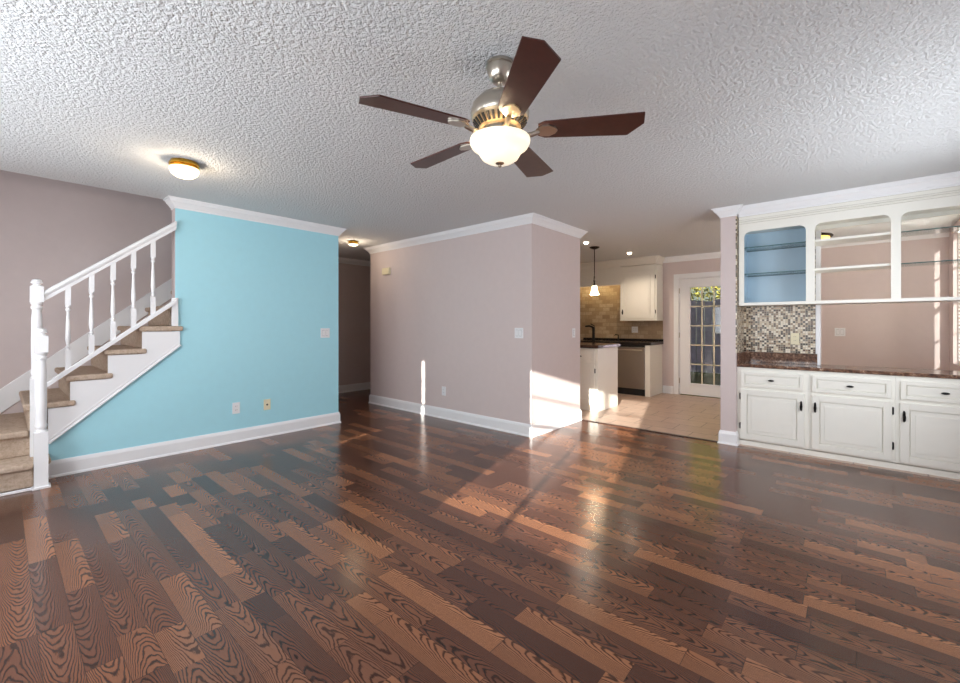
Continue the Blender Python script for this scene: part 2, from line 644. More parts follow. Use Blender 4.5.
# windows: frame, sash bars and glass
def window(n, axis, at, a, b, z0, z1, inward, mull=1, casing=True):
    """frame in the wall opening; at = inside face, inward = +1/-1 towards the room"""
    def bx(m, u0, u1, d0, d1, zz0, zz1):
        q = sorted((at + inward * d0, at + inward * d1))
        if axis == 'x':
            m.box(q[0], q[1], u0, u1, zz0, zz1)
        else:
            m.box(u0, u1, q[0], q[1], zz0, zz1)
    m = MB()
    c = 0.07
    for (u0, u1, zz0, zz1) in () if not casing else ((a - c, a, z0 - c, z1 + c), (b, b + c, z0 - c, z1 + c), (a, b, z1, z1 + c), (a, b, z0 - c, z0)):
        bx(m, u0, u1, 0, 0.02, zz0, zz1)
    if casing:
        bx(m, a - c - .02, b + c + .02, 0, 0.06, z0 - .025, z0)
    f = 0.035
    for (u0, u1, zz0, zz1) in ((a, a + f, z0, z1), (b - f, b, z0, z1), (a + f, b - f, z1 - f, z1), (a + f, b - f, z0, z0 + f),
                               (a + f, b - f, (z0 + z1) / 2 - .02, (z0 + z1) / 2 + .02)):
        bx(m, u0, u1, -0.09, -0.04, zz0, zz1)
    for i in range(mull):
        u = a + (b - a) * (i + 1) / (mull + 1)
        bx(m, u - .022, u + .022, -0.09, -0.04, z0, z1)
    bx(m, a + f, b - f, -0.075, -0.055, z0 + (z1 - z0) * .75 - .008, z0 + (z1 - z0) * .75 + .008)
    bx(m, a + f, b - f, -0.075, -0.055, z0 + (z1 - z0) * .25 - .008, z0 + (z1 - z0) * .25 + .008)
    w = struct(m.build('window_%d' % n, WHITE, bevel=0.003))
    p = MB()
    bx(p, a + f, b - f, -0.068, -0.062, z0 + f, z1 - f)
    p.build('pane', PANE, w)
    return w


window(1, 'x', XB, W1[0], W1[1], ZS, ZH, 1, 1)
window(2, 'x', XB, W2[0], W2[1], ZS, ZH, 1, 0)
window(5, 'x', XB, W3[0], W3[1], ZS, ZH, 1, 0)  # unseen window, added to go with the left fill lamp
window(3, 'y', YR, D1[0], D1[1], ZS, ZH, 1, 1)  # unseen side window, added to brighten the aqua wall and mid ceiling
window(4, 'y', YR, D2[0], D2[1], ZS, 2.36, 1, 1, False)

# skirting and crown
BASE = [(0, 0), (0.016, 0), (0.016, 0.105), (0.012, 0.12), (0.006, 0.135), (0, 0.135)]
SHOE = [(0, 0), (0.026, 0), (0.024, 0.012), (0.016, 0.02), (0.016, 0.105), (0.012, 0.12), (0.006, 0.135), (0, 0.135)]
CROWN = [(0, H - .092), (0.011, H - .092), (0.011, H - .076), (0.017, H - .074), (0.024, H - .062), (0.038, H - .044), (0.050, H - .034),
         (0.050, H - .026), (0.058, H - .025), (0.058, H - .014), (0.072, H - .013), (0.072, H), (0, H)]
def board(name, path, prof=SHOE, mat=None):
    return struct(MB().sweep(path, prof).build(name, mat or WHITE))


box_path = [(XE, Y2), (XE, Y1), (XM, Y1), (XM, Y2), (XE, Y2)]
board('baseboard_mauve', box_path)
board('trim_mauve_crown', box_path, CROWN)
board('baseboard_aqua', [(XTR, 6.96), (XTR, YT), (0.265, YT)])
board('trim_aqua_crown', [(XTR, 6.96), (XTR, YT), (XTL, YT), (XTL, YT + .118)], CROWN)
board('baseboard_hall', [(6.1, 6.965), (XTR + .02, 6.965)])
board('trim_hall_crown', [(6.1, 6.965), (XTR + .08, 6.965)], CROWN)
board('baseboard_stub', [(5.056, YS1), (XS, YS1), (XS, YS0), (5.5, YS0)])
board('trim_stub_crown', [(5.02, YS1), (XS, YS1), (XS, YS0), (5.5, YS0)], CROWN)
board('baseboard_far', [(XF, DL + .09), (XF, 2.59)])
board('trim_far_crown', [(XF, YR), (XF, 2.59)], CROWN)

# glazed kitchen door
cs = MB()
cs.box(XF - .02, XF, DL, DL + .085, 0, DT + .08).box(XF - .02, XF, DR - .085, DR, 0, DT + .08).box(XF - .02, XF, DR, DL, DT, DT + .08)
cs.box(XF, XF + .12, DL - .012, DL, 0, DT).box(XF, XF + .12, DR, DR + .012, 0, DT).box(XF, XF + .12, DR, DL, DT - .012, DT)
struct(cs.build('trim_door', WHITE, bevel=0.004))
GL, GR, GB, GT = 2.137, 1.58, 0.215, 1.881
dm = MB()
xa, xb_ = XF + .012, XF + .052
dl, dr, dt = DL - .015, DR + .015, DT - .016
dm.box(xa, xb_, GL, dl, 0.012, dt).box(xa, xb_, dr, GR, 0.012, dt).box(xa, xb_, GR, GL, GT, dt).box(xa, xb_, GR, GL, 0.012, GB)
door = struct(dm.build('door_1', WHITE, bevel=0.003))
fm = MB()
fm.box(xa - .014, xa, GL - .0, GL + .03, GB - .03, GT + .03).box(xa - .014, xa, GR - .03, GR, GB - .03, GT + .03)
fm.box(xa - .014, xa, GR, GL, GT, GT + .03).box(xa - .014, xa, GR, GL, GB - .03, GB)
fm.build('glazing_frame', WHITE, door, bevel=0.004)
mm = MB()
for i in (1, 2):
    y = GR + (GL - GR) * i / 3
    mm.box(xa + .004, xa + .02, y - .009, y + .009, GB, GT)
for i in range(1, 5):
    z = GB + (GT - GB) * i / 5
    mm.box(xa + .004, xa + .02, GR, GL, z - .009, z + .009)
mm.build('muntin_grid', IVORY, door)
MB().box(xa + .022, xa + .028, GR, GL, GB, GT).build('door_pane', PANE, door)
for z in (0.25, 1.05, 1.83):
    MB().lathe((XF - .004, DL - .008, z - .045), [(0.008, 0), (0.008, 0.09)], 10).build('hinge', STEELN, door, smooth=True)
MB().lathe((xa - .055, DR + .085, 0.98), [(0.004, 0), (0.026, 0.004), (0.028, 0.02), (0.012, 0.035), (0.012, 0.054)], 16, 'x')\
    .build('door_knob', BRASS, door, smooth=True)

# ------------------------------------------------------------------ yard behind the door
struct(MB().box(XB - 14, 30, -14, 20, -0.5, -0.12).build('ground_lawn', GRASS))
fence = thing('yard_fence', (12.5, 2.5, -0.12), 'grey-mauve board fence in the yard beyond the glazed door', 'fence')
fb = MB()
for i in range(46):
    y = -2.0 + i * 0.2
    fb.box(12.5, 12.52, y + .006, y + .194, -0.05, 1.86 + 0.02 * ((i * 7) % 3))
fb.build('fence_boards', FENCEWOOD, fence)
MB().box(12.52, 12.56, -2, 7.2, 0.2, 0.29).box(12.52, 12.56, -2, 7.2, 1.2, 1.29).build('fence_rail', FENCEWOOD, fence)
random.seed(4)
shed = thing('garden_shed', (15.9, 7.0, -0.12), 'low shed with a blue-grey roof behind the yard fence', 'shed')
MB().box(14.4, 17.4, 5.0, 9.2, -0.12, 1.75).build('shed_wall', FENCEWOOD, shed)
MB().prism([(14.1, 1.72), (17.7, 1.72), (15.9, 2.5)], 'y', 4.8, 9.4).build('shed_roof', SHINGLE, shed)


def tree(x, y, h, r, label):
    t = thing('garden_tree', (x, y, -0.12), label, 'tree', 'trees beyond the fence')
    MB().tube([(x, y, -.12), (x + .1, y, h * .4), (x, y + .1, h * .75)], [0.16, 0.12, 0.05], 8).build('trunk', BARK, t, smooth=True)
    lf = MB()
    for _ in range(5200):
        a, b, c = random.uniform(0, 6.28), random.uniform(-1, 1), random.random() ** .4
        rr = r * c
        px = x + rr * math.cos(a) * math.sqrt(1 - b * b)
        py = y + rr * math.sin(a) * math.sqrt(1 - b * b)
        pz = h * .68 + rr * b * .9
        if pz < 1.2:
            continue
        q = Matrix.Translation((px, py, pz)) @ Matrix.Rotation(random.uniform(0, 6.28), 4, Vector((random.random(), random.random(), random.random() + .1)).normalized())
        s_ = random.uniform(.04, .075)
        vs = [lf.bm.verts.new(q @ Vector(p)) for p in ((-s_, 0, 0), (0, -s_ * .5, 0.01), (s_, 0, 0), (0, s_ * .5, 0.01))]
        lf.bm.faces.new(vs)
    lf.build('foliage', LEAF, t)


tree(15.0, 2.6, 4.6, 1.9, 'yellow-green tree seen high in the glazed door, right of the shed')
tree(20.5, 5.6, 6.0, 2.6, 'yellow-green tree rising behind the shed, beyond the glazed door')

# ------------------------------------------------------------------ staircase
RUN, RISE, X3 = 0.236, 0.2033, 0.155
stairs = thing('staircase', (0.2, 5.2, 0), 'tan carpeted staircase with white side board rising behind the aqua wall', 'staircase')
YN = 4.83                                                        # open end of the treads


def step(name, m):
    return m.build(name, CARPET, stairs, bevel=0.016, seg=4, smooth=False)


# first step and landing run along the wall to the left, facing the room
s1 = MB().box(XB, .1735, 4.572, 4.90, .158, RISE).box(XB, .1735, 4.600, 4.64, 0.02, .165)
s1.box(.16, .27, 4.652, 4.90, .158, RISE).box(.16, .255, 4.66, 4.70, 0.02, .165)
step('step', s1)
s2 = MB().box(XB, .155, 4.832, YB, 2 * RISE - .045, 2 * RISE).box(XB, .262, 4.880, 4.90, RISE, 2 * RISE - .03)
s2.box(.15, .27, 4.885, YB, 2 * RISE - .045, 2 * RISE)
step('step', s2)
for k in range(3, 11):
    x = X3 + (k - 3) * RUN
    z = k * RISE
    m = MB()
    y0 = YN if k <= 6 else YT + .13
    end = min(x + RUN + .032, 9)
    if k == 6:
        end = 1.174
    m.box(x - .028, end, y0, YB, z - .046, z)
    m.box(x, x + .03, y0 + .016, YB, z - RISE, z - .03)
    step('step', m)
st = MB()
pts = [(0.262, 0.285), (1.15, 1.045), (1.15, 6 * RISE - .05)]
for k in range(6, 2, -1):
    x = X3 + (k - 3) * RUN
    if k < 6:
        pts.append((x + RUN, k * RISE - .05))
    pts.append((max(x, .262), k * RISE - .05))
pts.append((0.262, 2 * RISE))
st.prism(pts, 'y', 4.846, YT)
st.build('stringer', WHITE, stairs)
mo = MB()
d = Vector((1.15 - .262, 1.045 - .285)).normalized()
nn = Vector((d.y, -d.x))
a, b = Vector((.262, .285)), Vector((1.15, 1.045))
mo.prism([tuple(a), tuple(b), tuple(b + nn * .014), tuple(a + nn * .014)], 'y', 4.836, YT)
mo.prism([tuple(a - nn * .012), tuple(b - nn * .012), tuple(b - nn * .022), tuple(a - nn * .022)], 'y', 4.841, YT)
mo.build('stringer_moulding', WHITE, stairs, bevel=0.003)
sk = MB()
sk.prism([(XB, 2 * RISE), (0.0, 2 * RISE), (2.5, 2 * RISE + 2.5 * .861), (2.5, .635 + 2.5 * .861), (-.02, .615), (XB, .615)], 'y', YB - .018, YB)
sk.build('skirt_board', WHITE, stairs, bevel=0.004)
MB().box(XB, .168, 4.588, 4.600, 0, 0.022).build('shoe_moulding', WHITE, stairs, bevel=0.004)

rail = thing('stair_railing', (0.21, 4.7, 0), 'white turned-baluster railing with two newel posts beside the carpeted steps', 'railing')


def newel(cx, cy, z0, parent, drop=0):
    m = MB()
    h = .038
    m.box(cx - h, cx + h, cy - h, cy + h, z0 - drop, z0 + .425)
    m.lathe((cx, cy, z0), [(.036, .42), (.036, .435), (.028, .445), (.034, .46), (.036, .475), (.030, .49), (.032, .52), (.033, .72),
                           (.031, .90), (.026, .965), (.034, .975), (.034, .99), (.026, 1.0), (.036, 1.012), (.036, 1.03)], 20)
    m.box(cx - h, cx + h, cy - h, cy + h, z0 + 1.025, z0 + 1.15)
    m.lathe((cx, cy, z0), [(.034, 1.148), (.030, 1.158), (.022, 1.163), (.022, 1.168), (.034, 1.174), (.036, 1.182), (.030, 1.19), (.028, 1.20),
                           (.012, 1.208), (.001, 1.21)], 20)
    b_ = m.build('newel_post', WHITE, parent, smooth=True)
    return b_


newel(.212, 4.612, 0, rail)
newel(.2, 4.84, 2 * RISE - .02, rail, .183)
MB().box(.212 - .05, .212 + .052, 4.612 - .05, 4.612 + .038, 0, .02).build('newel_shoe', WHITE, rail, bevel=0.004)
SL = .818
rx0, rx1 = .236, 1.116
def railz(x):
    return 1.519 + (x - .256) * SL
def shoez(x):
    return .778 + (x - .256) * SL


hp = [(4.84 - .020, -.085), (4.84 + .020, -.085), (4.84 + .022, -.055), (4.84 + .030, -.045), (4.84 + .032, -.025), (4.84 + .022, -.006), (4.84, 0),
      (4.84 - .022, -.006), (4.84 - .032, -.025), (4.84 - .030, -.045), (4.84 - .022, -.055)]


def slanted(prof, zf, x0, x1):
    m = MB()
    A = [m.bm.verts.new((x0, y, zf(x0) + z)) for y, z in prof]
    B = [m.bm.verts.new((x1, y, zf(x1) + z)) for y, z in prof]
    n = len(prof)
    for i in range(n):
        m.bm.faces.new((A[i], A[(i + 1) % n], B[(i + 1) % n], B[i]))
    m.bm.faces.new(A)
    m.bm.faces.new(B[::-1])
    return m


slanted(hp, railz, rx0, rx1).build('handrail', WHITE, rail, smooth=True)
sp_ = [(4.84 - .028, -.042), (4.84 + .028, -.042), (4.84 + .028, -.006), (4.84 + .022, 0), (4.84 - .022, 0), (4.84 - .028, -.006)]
slanted(sp_, shoez, rx0, rx1).build('bottom_rail', WHITE, rail)
for bx_ in (.377, .520, .659, .799, .940):
    z0, z1 = shoez(bx_) - .01, railz(bx_) - .075
    L = z1 - z0
    m = MB()
    q = .017
    m.box(bx_ - q, bx_ + q, 4.84 - q, 4.84 + q, z0, z0 + .165)
    m.box(bx_ - q, bx_ + q, 4.84 - q, 4.84 + q, z1 - .15, z1)
    m.lathe((bx_, 4.84, z0), [(.016, .163), (.010, .172), (.016, .180), (.016, .188), (.010, .196), (.013, .215), (.0175, .25), (.016, .30),
                              (.011, L - .26), (.009, L - .20), (.016, L - .19), (.016, L - .18), (.010, L - .172), (.016, L - .163), (.016, L - .149)], 14)
    m.build('baluster', WHITE, rail, smooth=True)
MB().box(1.085, 1.135, 4.835, YT, 6 * RISE, 1.49).build('half_post', WHITE, rail, bevel=0.003)

# ------------------------------------------------------------------ built-in cabinets
def ypanel(m, x, ya, yb, z0, z1, t):
    m.box(x - t, x, ya, yb, z0, z1)


def raised(name, parent, x, ya, yb, z0, z1, rail_w, mat=CREAM, bev=0.0015):
    """framed front facing -x with a raised centre panel; x = back plane"""
    m = MB()
    ya, yb = sorted((ya, yb))
    m.box(x - .004, x, ya, yb, z0, z1)
    for q in ((ya, ya + rail_w, z0, z1), (yb - rail_w, yb, z0, z1), (ya + rail_w, yb - rail_w, z0, z0 + rail_w), (ya + rail_w, yb - rail_w, z1 - rail_w, z1)):
        m.box(x - .021, x - .003, *q)
    g = .007
    a0, a1, c0, c1 = ya + rail_w + g, yb - rail_w - g, z0 + rail_w + g, z1 - rail_w - g
    m.box(x - .015, x - .003, a0, a1, c0, c1)
    if z1 - z0 > .3:
        m.box(x - .019, x - .015, a0 + .03, a1 - .03, c0 + .03, c1 - .03)
    return m.build(name, mat, parent, bevel=bev)


def hinge(parent, x, y, z, s=1):
    m = MB().box(x - .007, x, y - .007, y + .007, z - .028, z + .028)
    m.lathe((x - .006, y, z - .034), [(.002, 0), (.006, .006), (.006, .062), (.002, .068)], 8)
    m.build('hinge', BLACKIRON, parent, smooth=True)


def pull(parent, x, y, z, L=.085):
    m = MB().tube([(x, y, z - L / 2), (x - .018, y, z - L / 2 + .010), (x - .024, y, z), (x - .018, y, z + L / 2 - .010), (x, y, z + L / 2)],
                  [.006, .009, .011, .009, .006], 8)
    m.lathe((x - .001, y, z), [(.010, -.002), (.010, .001)], 12, 'x', Matrix.Diagonal((1, 1, L / .020, 1)))
    m.build('handle', BLACKIRON, parent, smooth=True)


def knob(parent, x, y, z):
    m = MB().lathe((x, y, z), [(.007, 0), (.007, -.010)], 10, 'x')
    m.lathe((x - .009, y, z), [(.010, 0), (.012, -.004), (.010, -.011), (.002, -.013)], 14, 'x', Matrix.Diagonal((1, 2.1, .85, 1)))
    m.build('knob', BLACKIRON, parent, smooth=True)


XC = 5.062
units = [(.9045, .321, .871, .349, 'L', 'white base cabinet at the left end of the run, beside the stub wall'),
         (.321, -.271, .293, -.247, 'R', 'white base cabinet in the middle of the built-in run'),
         (-.271, YR + .001, -.296, -.815, 'R', 'white base cabinet at the right end of the built-in run, cut by the frame')]
for y0, y1, da, db, hs, lab in units:
    c = thing('base_cabinet', (5.2, (y0 + y1) / 2, 0), lab, 'cabinet', 'base cabinets of the built-in')
    m = MB().box(XC, 5.40, y1 + .0005, y0 - .0005, .055, .80)
    m.build('body', CREAM, c)
    MB().box(XC + .002, XC + .028, y1 + .0005, y0 - .0005, 0, .047).build('kick_board', CREAM, c)
    d_ = raised('door', c, XC, da, db, .072, .574, .055)
    hy = da + .006 if hs == 'L' else db - .006
    for z in (.198, .498):
        hinge(d_, XC - .002, hy, z)
    py = db + .024 if hs == 'L' else da - .024
    pull(d_, XC - .020, py, .460)
    w_ = raised('drawer', c, XC, da - .004, db + .004, .606, .757, .032)
    knob(w_, XC - .017, (da + db) / 2, .680)

ct = thing('granite_countertop', (5.2, 0, .80), 'brown speckled granite top on the white base cabinets', 'countertop')
MB().box(5.042, 5.403, YR, .9055, .80, .832).build('slab', GRANITE, ct, bevel=0.004)
MB().box(5.403, 5.52, YR, .268, .80, .832).build('sill_slab', GRANITE, ct, bevel=0.004)
MB().box(5.383, 5.403, .27, .9055, .8325, .942).box(5.05, 5.383, .886, .9055, .8325, .942).build('upstand', GRANITE, ct, bevel=0.002)

ms = thing('mosaic_backsplash', (5.4, .58, .942), 'cream and brown mosaic tile backsplash above the granite upstand', 'backsplash')
MB().box(5.395, 5.405, .285, .9055, .943, 2.2).build('back_tiles', MOSAIC, ms)
MB().box(4.99, 5.395, .897, .9055, .943, 2.345).build('side_tiles', MOSAIC, ms)
struct(MB().box(5.385, 5.405, .245, .284, .833, 2.2).box(5.405, 5.5, .245, .270, .833, 2.2).build('trim_jamb', WHITE, bevel=0.003))

uc = thing('display_cabinet', (5.2, 0, 1.43), 'white open-fronted upper display cabinet above the granite counter', 'cabinet')
XU = 5.05
YL, YE = .889, YR + .002
fr = MB()


def arch(ya, yb, z0, z1, r=.055, n=6):
    """opening outline, rounded top corners, from bottom a to bottom b"""
    p = [(ya, z0)]
    s = 1 if ya < yb else -1
    for i in range(n + 1):
        t = math.pi - math.pi / 2 * i / n
        p.append((ya + s * (r + r * math.cos(t)), z1 - r + r * math.sin(t)))
    for i in range(n + 1):
        t = math.pi / 2 - math.pi / 2 * i / n
        p.append((yb - s * (r - r * math.cos(t)), z1 - r + r * math.sin(t)))
    p.append((yb, z0))
    return p


ops = [(.338, .842), (-.241, .271), (-.82, -.302)]
Z0, Z1, ZB, ZT = 1.458, 2.182, 1.430, 2.438
for o0, o1 in ops:
    A = arch(o0, o1, Z0, Z1)
    # spandrel above the arch as quads
    for i in range(1, len(A) - 2):
        (ya, za), (yb, zb) = A[i], A[i + 1]
        if abs(ya - yb) < 1e-6:
            continue
        fr.prism([(ya, za), (yb, zb), (yb, ZT), (ya, ZT)], 'x', XU, XU + .02)
edges = [YE] + [v for p in sorted(ops) for v in p] + [YL]
for a, b in zip(edges[::2], edges[1::2]):
    fr.box(XU, XU + .02, a, b, ZB, ZT)
for o0, o1 in ops:
    fr.box(XU, XU + .02, o0, o1, ZB, Z0)
fo = fr.build('face_frame', CREAM, uc)
sh = MB()
sh.box(XU + .02, 5.395, YE, YL, ZB, ZB + .018)                        # bottom
sh.box(XU + .02, 5.395, YE, YL, Z1 + .03, Z1 + .05)                   # top
sh.box(XU + .02, 5.395, YL - .018, YL, ZB + .018, Z1 + .03)
sh.box(XU + .02, 5.395, .296, .314, ZB + .018, Z1 + .03)
sh.box(XU + .02, 5.395, YE, YE + .018, ZB + .018, Z1 + .03)
sh.box(5.375, 5.395, YE + .018, .296, Z1 - .01, Z1 + .03)             # rear top rail
sh.build('carcass', CREAM, uc)
MB().box(5.380, 5.394, .314, YL - .018, ZB + .018, Z1 + .03).box(5.1, 5.38, YL - .022, YL - .018, ZB + .018, Z1 + .03)\
    .box(5.1, 5.38, .314, .318, ZB + .018, Z1 + .03).build('back_panel', BLUE, uc)
for z in (1.75, 2.02):
    g = MB().box(5.085, 5.365, .320, YL - .024, z, z + .006).build('glass_shelf', SHELFGLASS, uc)
    MB().box(5.079, 5.085, .320, YL - .024, z - .001, z + .007).build('glass_edge', GLASSEDGE, g)
    MB().box(5.365, 5.371, .320, YL - .024, z - .001, z + .007).build('glass_edge', GLASSEDGE, g)
    MB().box(5.072, 5.36, -.268, .295, z - .008, z + .014).build('shelf', CREAM, uc, bevel=0.002)
    g = MB().box(5.085, 5.365, YE + .02, -.276, z, z + .006).build('glass_shelf', SHELFGLASS, uc)
    MB().box(5.079, 5.085, YE + .02, -.276, z - .001, z + .007).build('glass_edge', GLASSEDGE, g)
MB().box(XU + .004, XU + .02, -.280, -.268, Z0, Z1).build('divider_strip', CREAM, uc)
# frieze mouldings and crown
cr = [(0, H - .100), (0.012, H - .100), (0.012, H - .082), (0.018, H - .080), (0.026, H - .064), (0.040, H - .046), (0.050, H - .036), (0.050, H - .026),
      (0.058, H - .025), (0.058, H - .014), (0.070, H - .013), (0.070, H - .001), (0, H - .001)]
cm = MB()
for prof, nm in ((cr, 'crown'),):
    P = [(XU - o, z) for o, z in prof]
    cm.prism(P, 'y', YE, YL)
cm.build('crown', WHITE, uc)
cm = MB()
cm.box(XU - .012, XU, YE, YL, H - .150, H - .138).box(XU - .008, XU, YE, YL, H - .172, H - .164)
cm.build('frieze_bead', CREAM, uc, bevel=0.002)
cm = MB()
for zz in (H - .1025, H - .136, H - .153, H - .175):  # thin darker lines along the frieze mouldings
    cm.box(XU - .0015, XU, YE, YL, zz, zz + .003)
cm.build('glaze_lines', CREAMDARK, uc)

# ------------------------------------------------------------------ wall plates
def plate(name, cx, cy, cz, face, label, cat, kind, gangs=1, mat=None, group=None, hgt=.117):
    """face: 'x' = on a wall facing -x, 'y' = facing -y"""
    t = thing(name, (cx, cy, cz), label, cat, group)
    wd = .072 + .046 * (gangs - 1)
    mat = mat or PLATE

    def bx(m, u0, u1, d0, d1, z0, z1):
        if face == 'x':
            m.box(cx - d1, cx - d0, cy + u0, cy + u1, cz + z0, cz + z1)
        else:
            m.box(cx + u0, cx + u1, cy - d1, cy - d0, cz + z0, cz + z1)
    m = MB()
    bx(m, -wd / 2, wd / 2, 0, .007, -hgt / 2, hgt / 2)
    m.build('plate', mat, t, bevel=0.002)
    for g in range(gangs):
        u = (g - (gangs - 1) / 2) * .046
        if kind == 'switch':
            m = MB()
            bx(m, u - .016, u + .016, .007, .010, -.033, .033)
            m.build('rocker', mat, t, bevel=0.001)
            m = MB()
            bx(m, u - .017, u + .017, .0065, .0075, -.035, .035)
            m.build('rocker_gap', SLOT, t)
        elif kind == 'outlet':
            for s in (-1, 1):
                m = MB()
                bx(m, u - .017, u + .017, .007, .009, s * .020 - .014, s * .020 + .014)
                r = m.build('receptacle', mat, t, bevel=0.002)
                m = MB()
                for q in (-.007, .007):
                    bx(m, u + q - .0013, u + q + .0013, .0088, .0094, s * .020 - .004, s * .020 + .006)
                m.build('slot', SLOT, r)
        else:
            m = MB()
            ax = 'x' if face == 'x' else 'y'
            m.lathe((cx, cy, cz), [(.010, -.007), (.010, -.010), (.006, -.011), (.006, -.018), (.001, -.018)], 12, ax)
            m.build('jack', SLOT, t, smooth=True)
    return t


plate('light_switch', 2.647, YT, 1.132, 'y', 'white two-gang light switch on the aqua wall near the hall', 'light switch', 'switch', 2)
plate('wall_outlet', 1.648, YT, .359, 'y', 'white outlet low on the aqua wall', 'outlet', 'outlet')
plate('cable_jack', 1.961, YT, .352, 'y', 'ivory cable jack plate low on the aqua wall', 'jack plate', 'jack', mat=IVORY)
plate('light_switch', XM, 2.826, 1.140, 'x', 'white two-gang light switch near the corner of the mauve wall', 'light switch', 'switch', 2)
plate('wall_outlet', XM, 4.044, .361, 'x', 'white outlet low on the mauve wall above the baseboard', 'outlet', 'outlet')
plate('light_switch', 4.802, Y1, 1.130, 'y', 'white single light switch on the sunlit side of the mauve wall', 'light switch', 'switch')
plate('light_switch', XF, .145, 1.129, 'x', 'white two-gang light switch on the far wall, through the pass-through', 'light switch', 'switch', 2)
plate('wall_outlet', 5.395, .45, 1.09, 'x', 'ivory outlet set in the mosaic tiles', 'outlet', 'outlet', mat=IVORY)

ch = thing('door_chime', (XM, 5.26, 1.985), 'small beige door chime box high on the mauve wall', 'door chime')
MB().box(XM - .045, XM, 5.185, 5.355, 1.985, 2.085).build('cover', IVORY, ch, bevel=0.008)
MB().box(XM - .049, XM - .043, 5.20, 5.34, 1.998, 2.012).build('grille', IVORY, ch)

# ------------------------------------------------------------------ ceiling fan
FX, FY = 1.53, 1.225
fan = thing('ceiling_fan', (FX, FY, 1.96), 'five-blade brown ceiling fan with brushed nickel motor and lit glass bowl', 'ceiling fan')
C0 = (FX, FY, 0)
MB().lathe(C0, [(.062, H - .001), (.066, H - .006), (.066, H - .016), (.060, H - .020), (.058, H - .045), (.048, H - .072), (.030, H - .090), (.022, H - .092)], 36)\
    .build('canopy', STEELN, fan, smooth=True)
MB().lathe(C0, [(.0115, H - .088), (.0115, 2.30)], 16).build('downrod', STEELN, fan, smooth=True)
MB().lathe(C0, [(.020, 2.318), (.024, 2.305), (.060, 2.296), (.098, 2.276), (.124, 2.246), (.135, 2.210), (.134, 2.188), (.128, 2.180)], 48)\
    .build('motor_housing', STEELN, fan, smooth=True)
MB().lathe(C0, [(.129, 2.181), (.124, 2.172), (.094, 2.136), (.080, 2.130)], 48).build('vent_ring', PALEMETAL, fan, smooth=True)
vs_ = MB()
for i in range(30):
    a = 2 * math.pi * i / 30
    M = Matrix.Translation((FX, FY, 0)) @ Matrix.Rotation(a, 4, 'Z') @ Matrix.Translation((.111, 0, 2.1545)) @ Matrix.Rotation(R(-50), 4, 'Y')
    vs_.box(-.019, .019, -.0055, .0055, -.003, .003, M)
vs_.build('vent_slots', SLOT, fan)
MB().lathe(C0, [(.082, 2.134), (.085, 2.128), (.085, 2.108), (.076, 2.102), (.072, 2.100), (.072, 2.094), (.100, 2.092), (.100, 2.088), (.02, 2.088)], 40)\
    .build('light_fitter', STEELN, fan, smooth=True)
bp = [(.139, 2.090), (.144, 2.088), (.146, 2.080), (.143, 2.066), (.134, 2.052), (.118, 2.042), (.106, 2.032), (.098, 2.018), (.088, 2.002), (.066, 1.988), (.036, 1.981), (.002, 1.979)]
bowl = MB().lathe(C0, [(a * .955, b) for a, b in bp], 48, cap=False).build('light_bowl', BOWL, fan, smooth=True)
MB().lathe(C0, [(.002, 1.984), (.020, 1.982), (.021, 1.977), (.012, 1.973), (.007, 1.970), (.008, 1.964), (.003, 1.958)], 20).build('finial', STEELN, bowl, smooth=True)
lamp('fan_lamp', 'POINT', (FX, FY, 2.05), 7, (1.0, 0.80, 0.55), shadow_soft_size=.025)
BZ = 2.12
A0 = 15.6
for k in range(5):
    a = R(A0 + 72 * k)
    M = Matrix.Translation((FX, FY, BZ)) @ Matrix.Rotation(a, 4, 'Z')
    tilt = M @ Matrix.Rotation(-R(10.5), 4, 'X')
    L = .638
    w0, w1 = .058, .0755
    out = [(.175, -w0 * .7), (.205, -w0), (L - .012, -w1), (L, -.004), (L - .058, w1), (.205, w0), (.175, w0 * .7)]
    bl = MB().prism(out, 'z', 0, .007, tilt).build('blade', BLADE, fan, bevel=0.002)
    m = MB()
    m.prism([(.165, -.012), (.19, -.034), (.225, -.038), (.252, -.020), (.262, 0), (.252, .020), (.225, .038), (.19, .034), (.165, .012)], 'z', -.007, -.0005, tilt)
    pts_ = [M @ Vector(p) for p in ((.078, 0, -.012), (.11, 0, -.022), (.145, 0, -.016), (.18, 0, -.006))]
    m.tube(pts_, [.014, .013, .012, .011], 8)
    m.build('blade_iron', STEELN if k not in (3,) else PALEMETAL, fan, smooth=True)  # one iron is paler and warmer than the other four

# ------------------------------------------------------------------ flush lights
def flush(x, y, label, q=1.0, dz=1.0):
    t = thing('flush_ceiling_light', (x, y, 2.34), label, 'ceiling light')
    rim = [(.088, .001), (.092, .012), (.097, .018), (.097, .030), (.088, .034), (.094, .040), (.094, .048), (.04, .048)]
    shd = [(.086, .044), (.094, .052), (.094, .064), (.084, .088), (.060, .107), (.03, .116), (.001, .118)]
    MB().lathe((x, y, 0), [(a * q, H - b) for a, b in rim], 36).build('brass_rim', BRASS, t, smooth=True)
    MB().lathe((x, y, 0), [(a * q, H - .044 - (b - .044) * dz) for a, b in shd], 36).build('glass_shade', FLUSHGLASS, t, smooth=True)
    lamp('flush_lamp', 'POINT', (x, y, H - .18), 4.5 * q, (1.0, 0.82, 0.6), shadow_soft_size=.03)


flush(.912, 3.725, 'brass-rimmed glass flush light glowing on the ceiling near the staircase')
flush(3.38, 5.41, 'brass-rimmed flush light on the hall ceiling beyond the aqua wall', .72, .35)

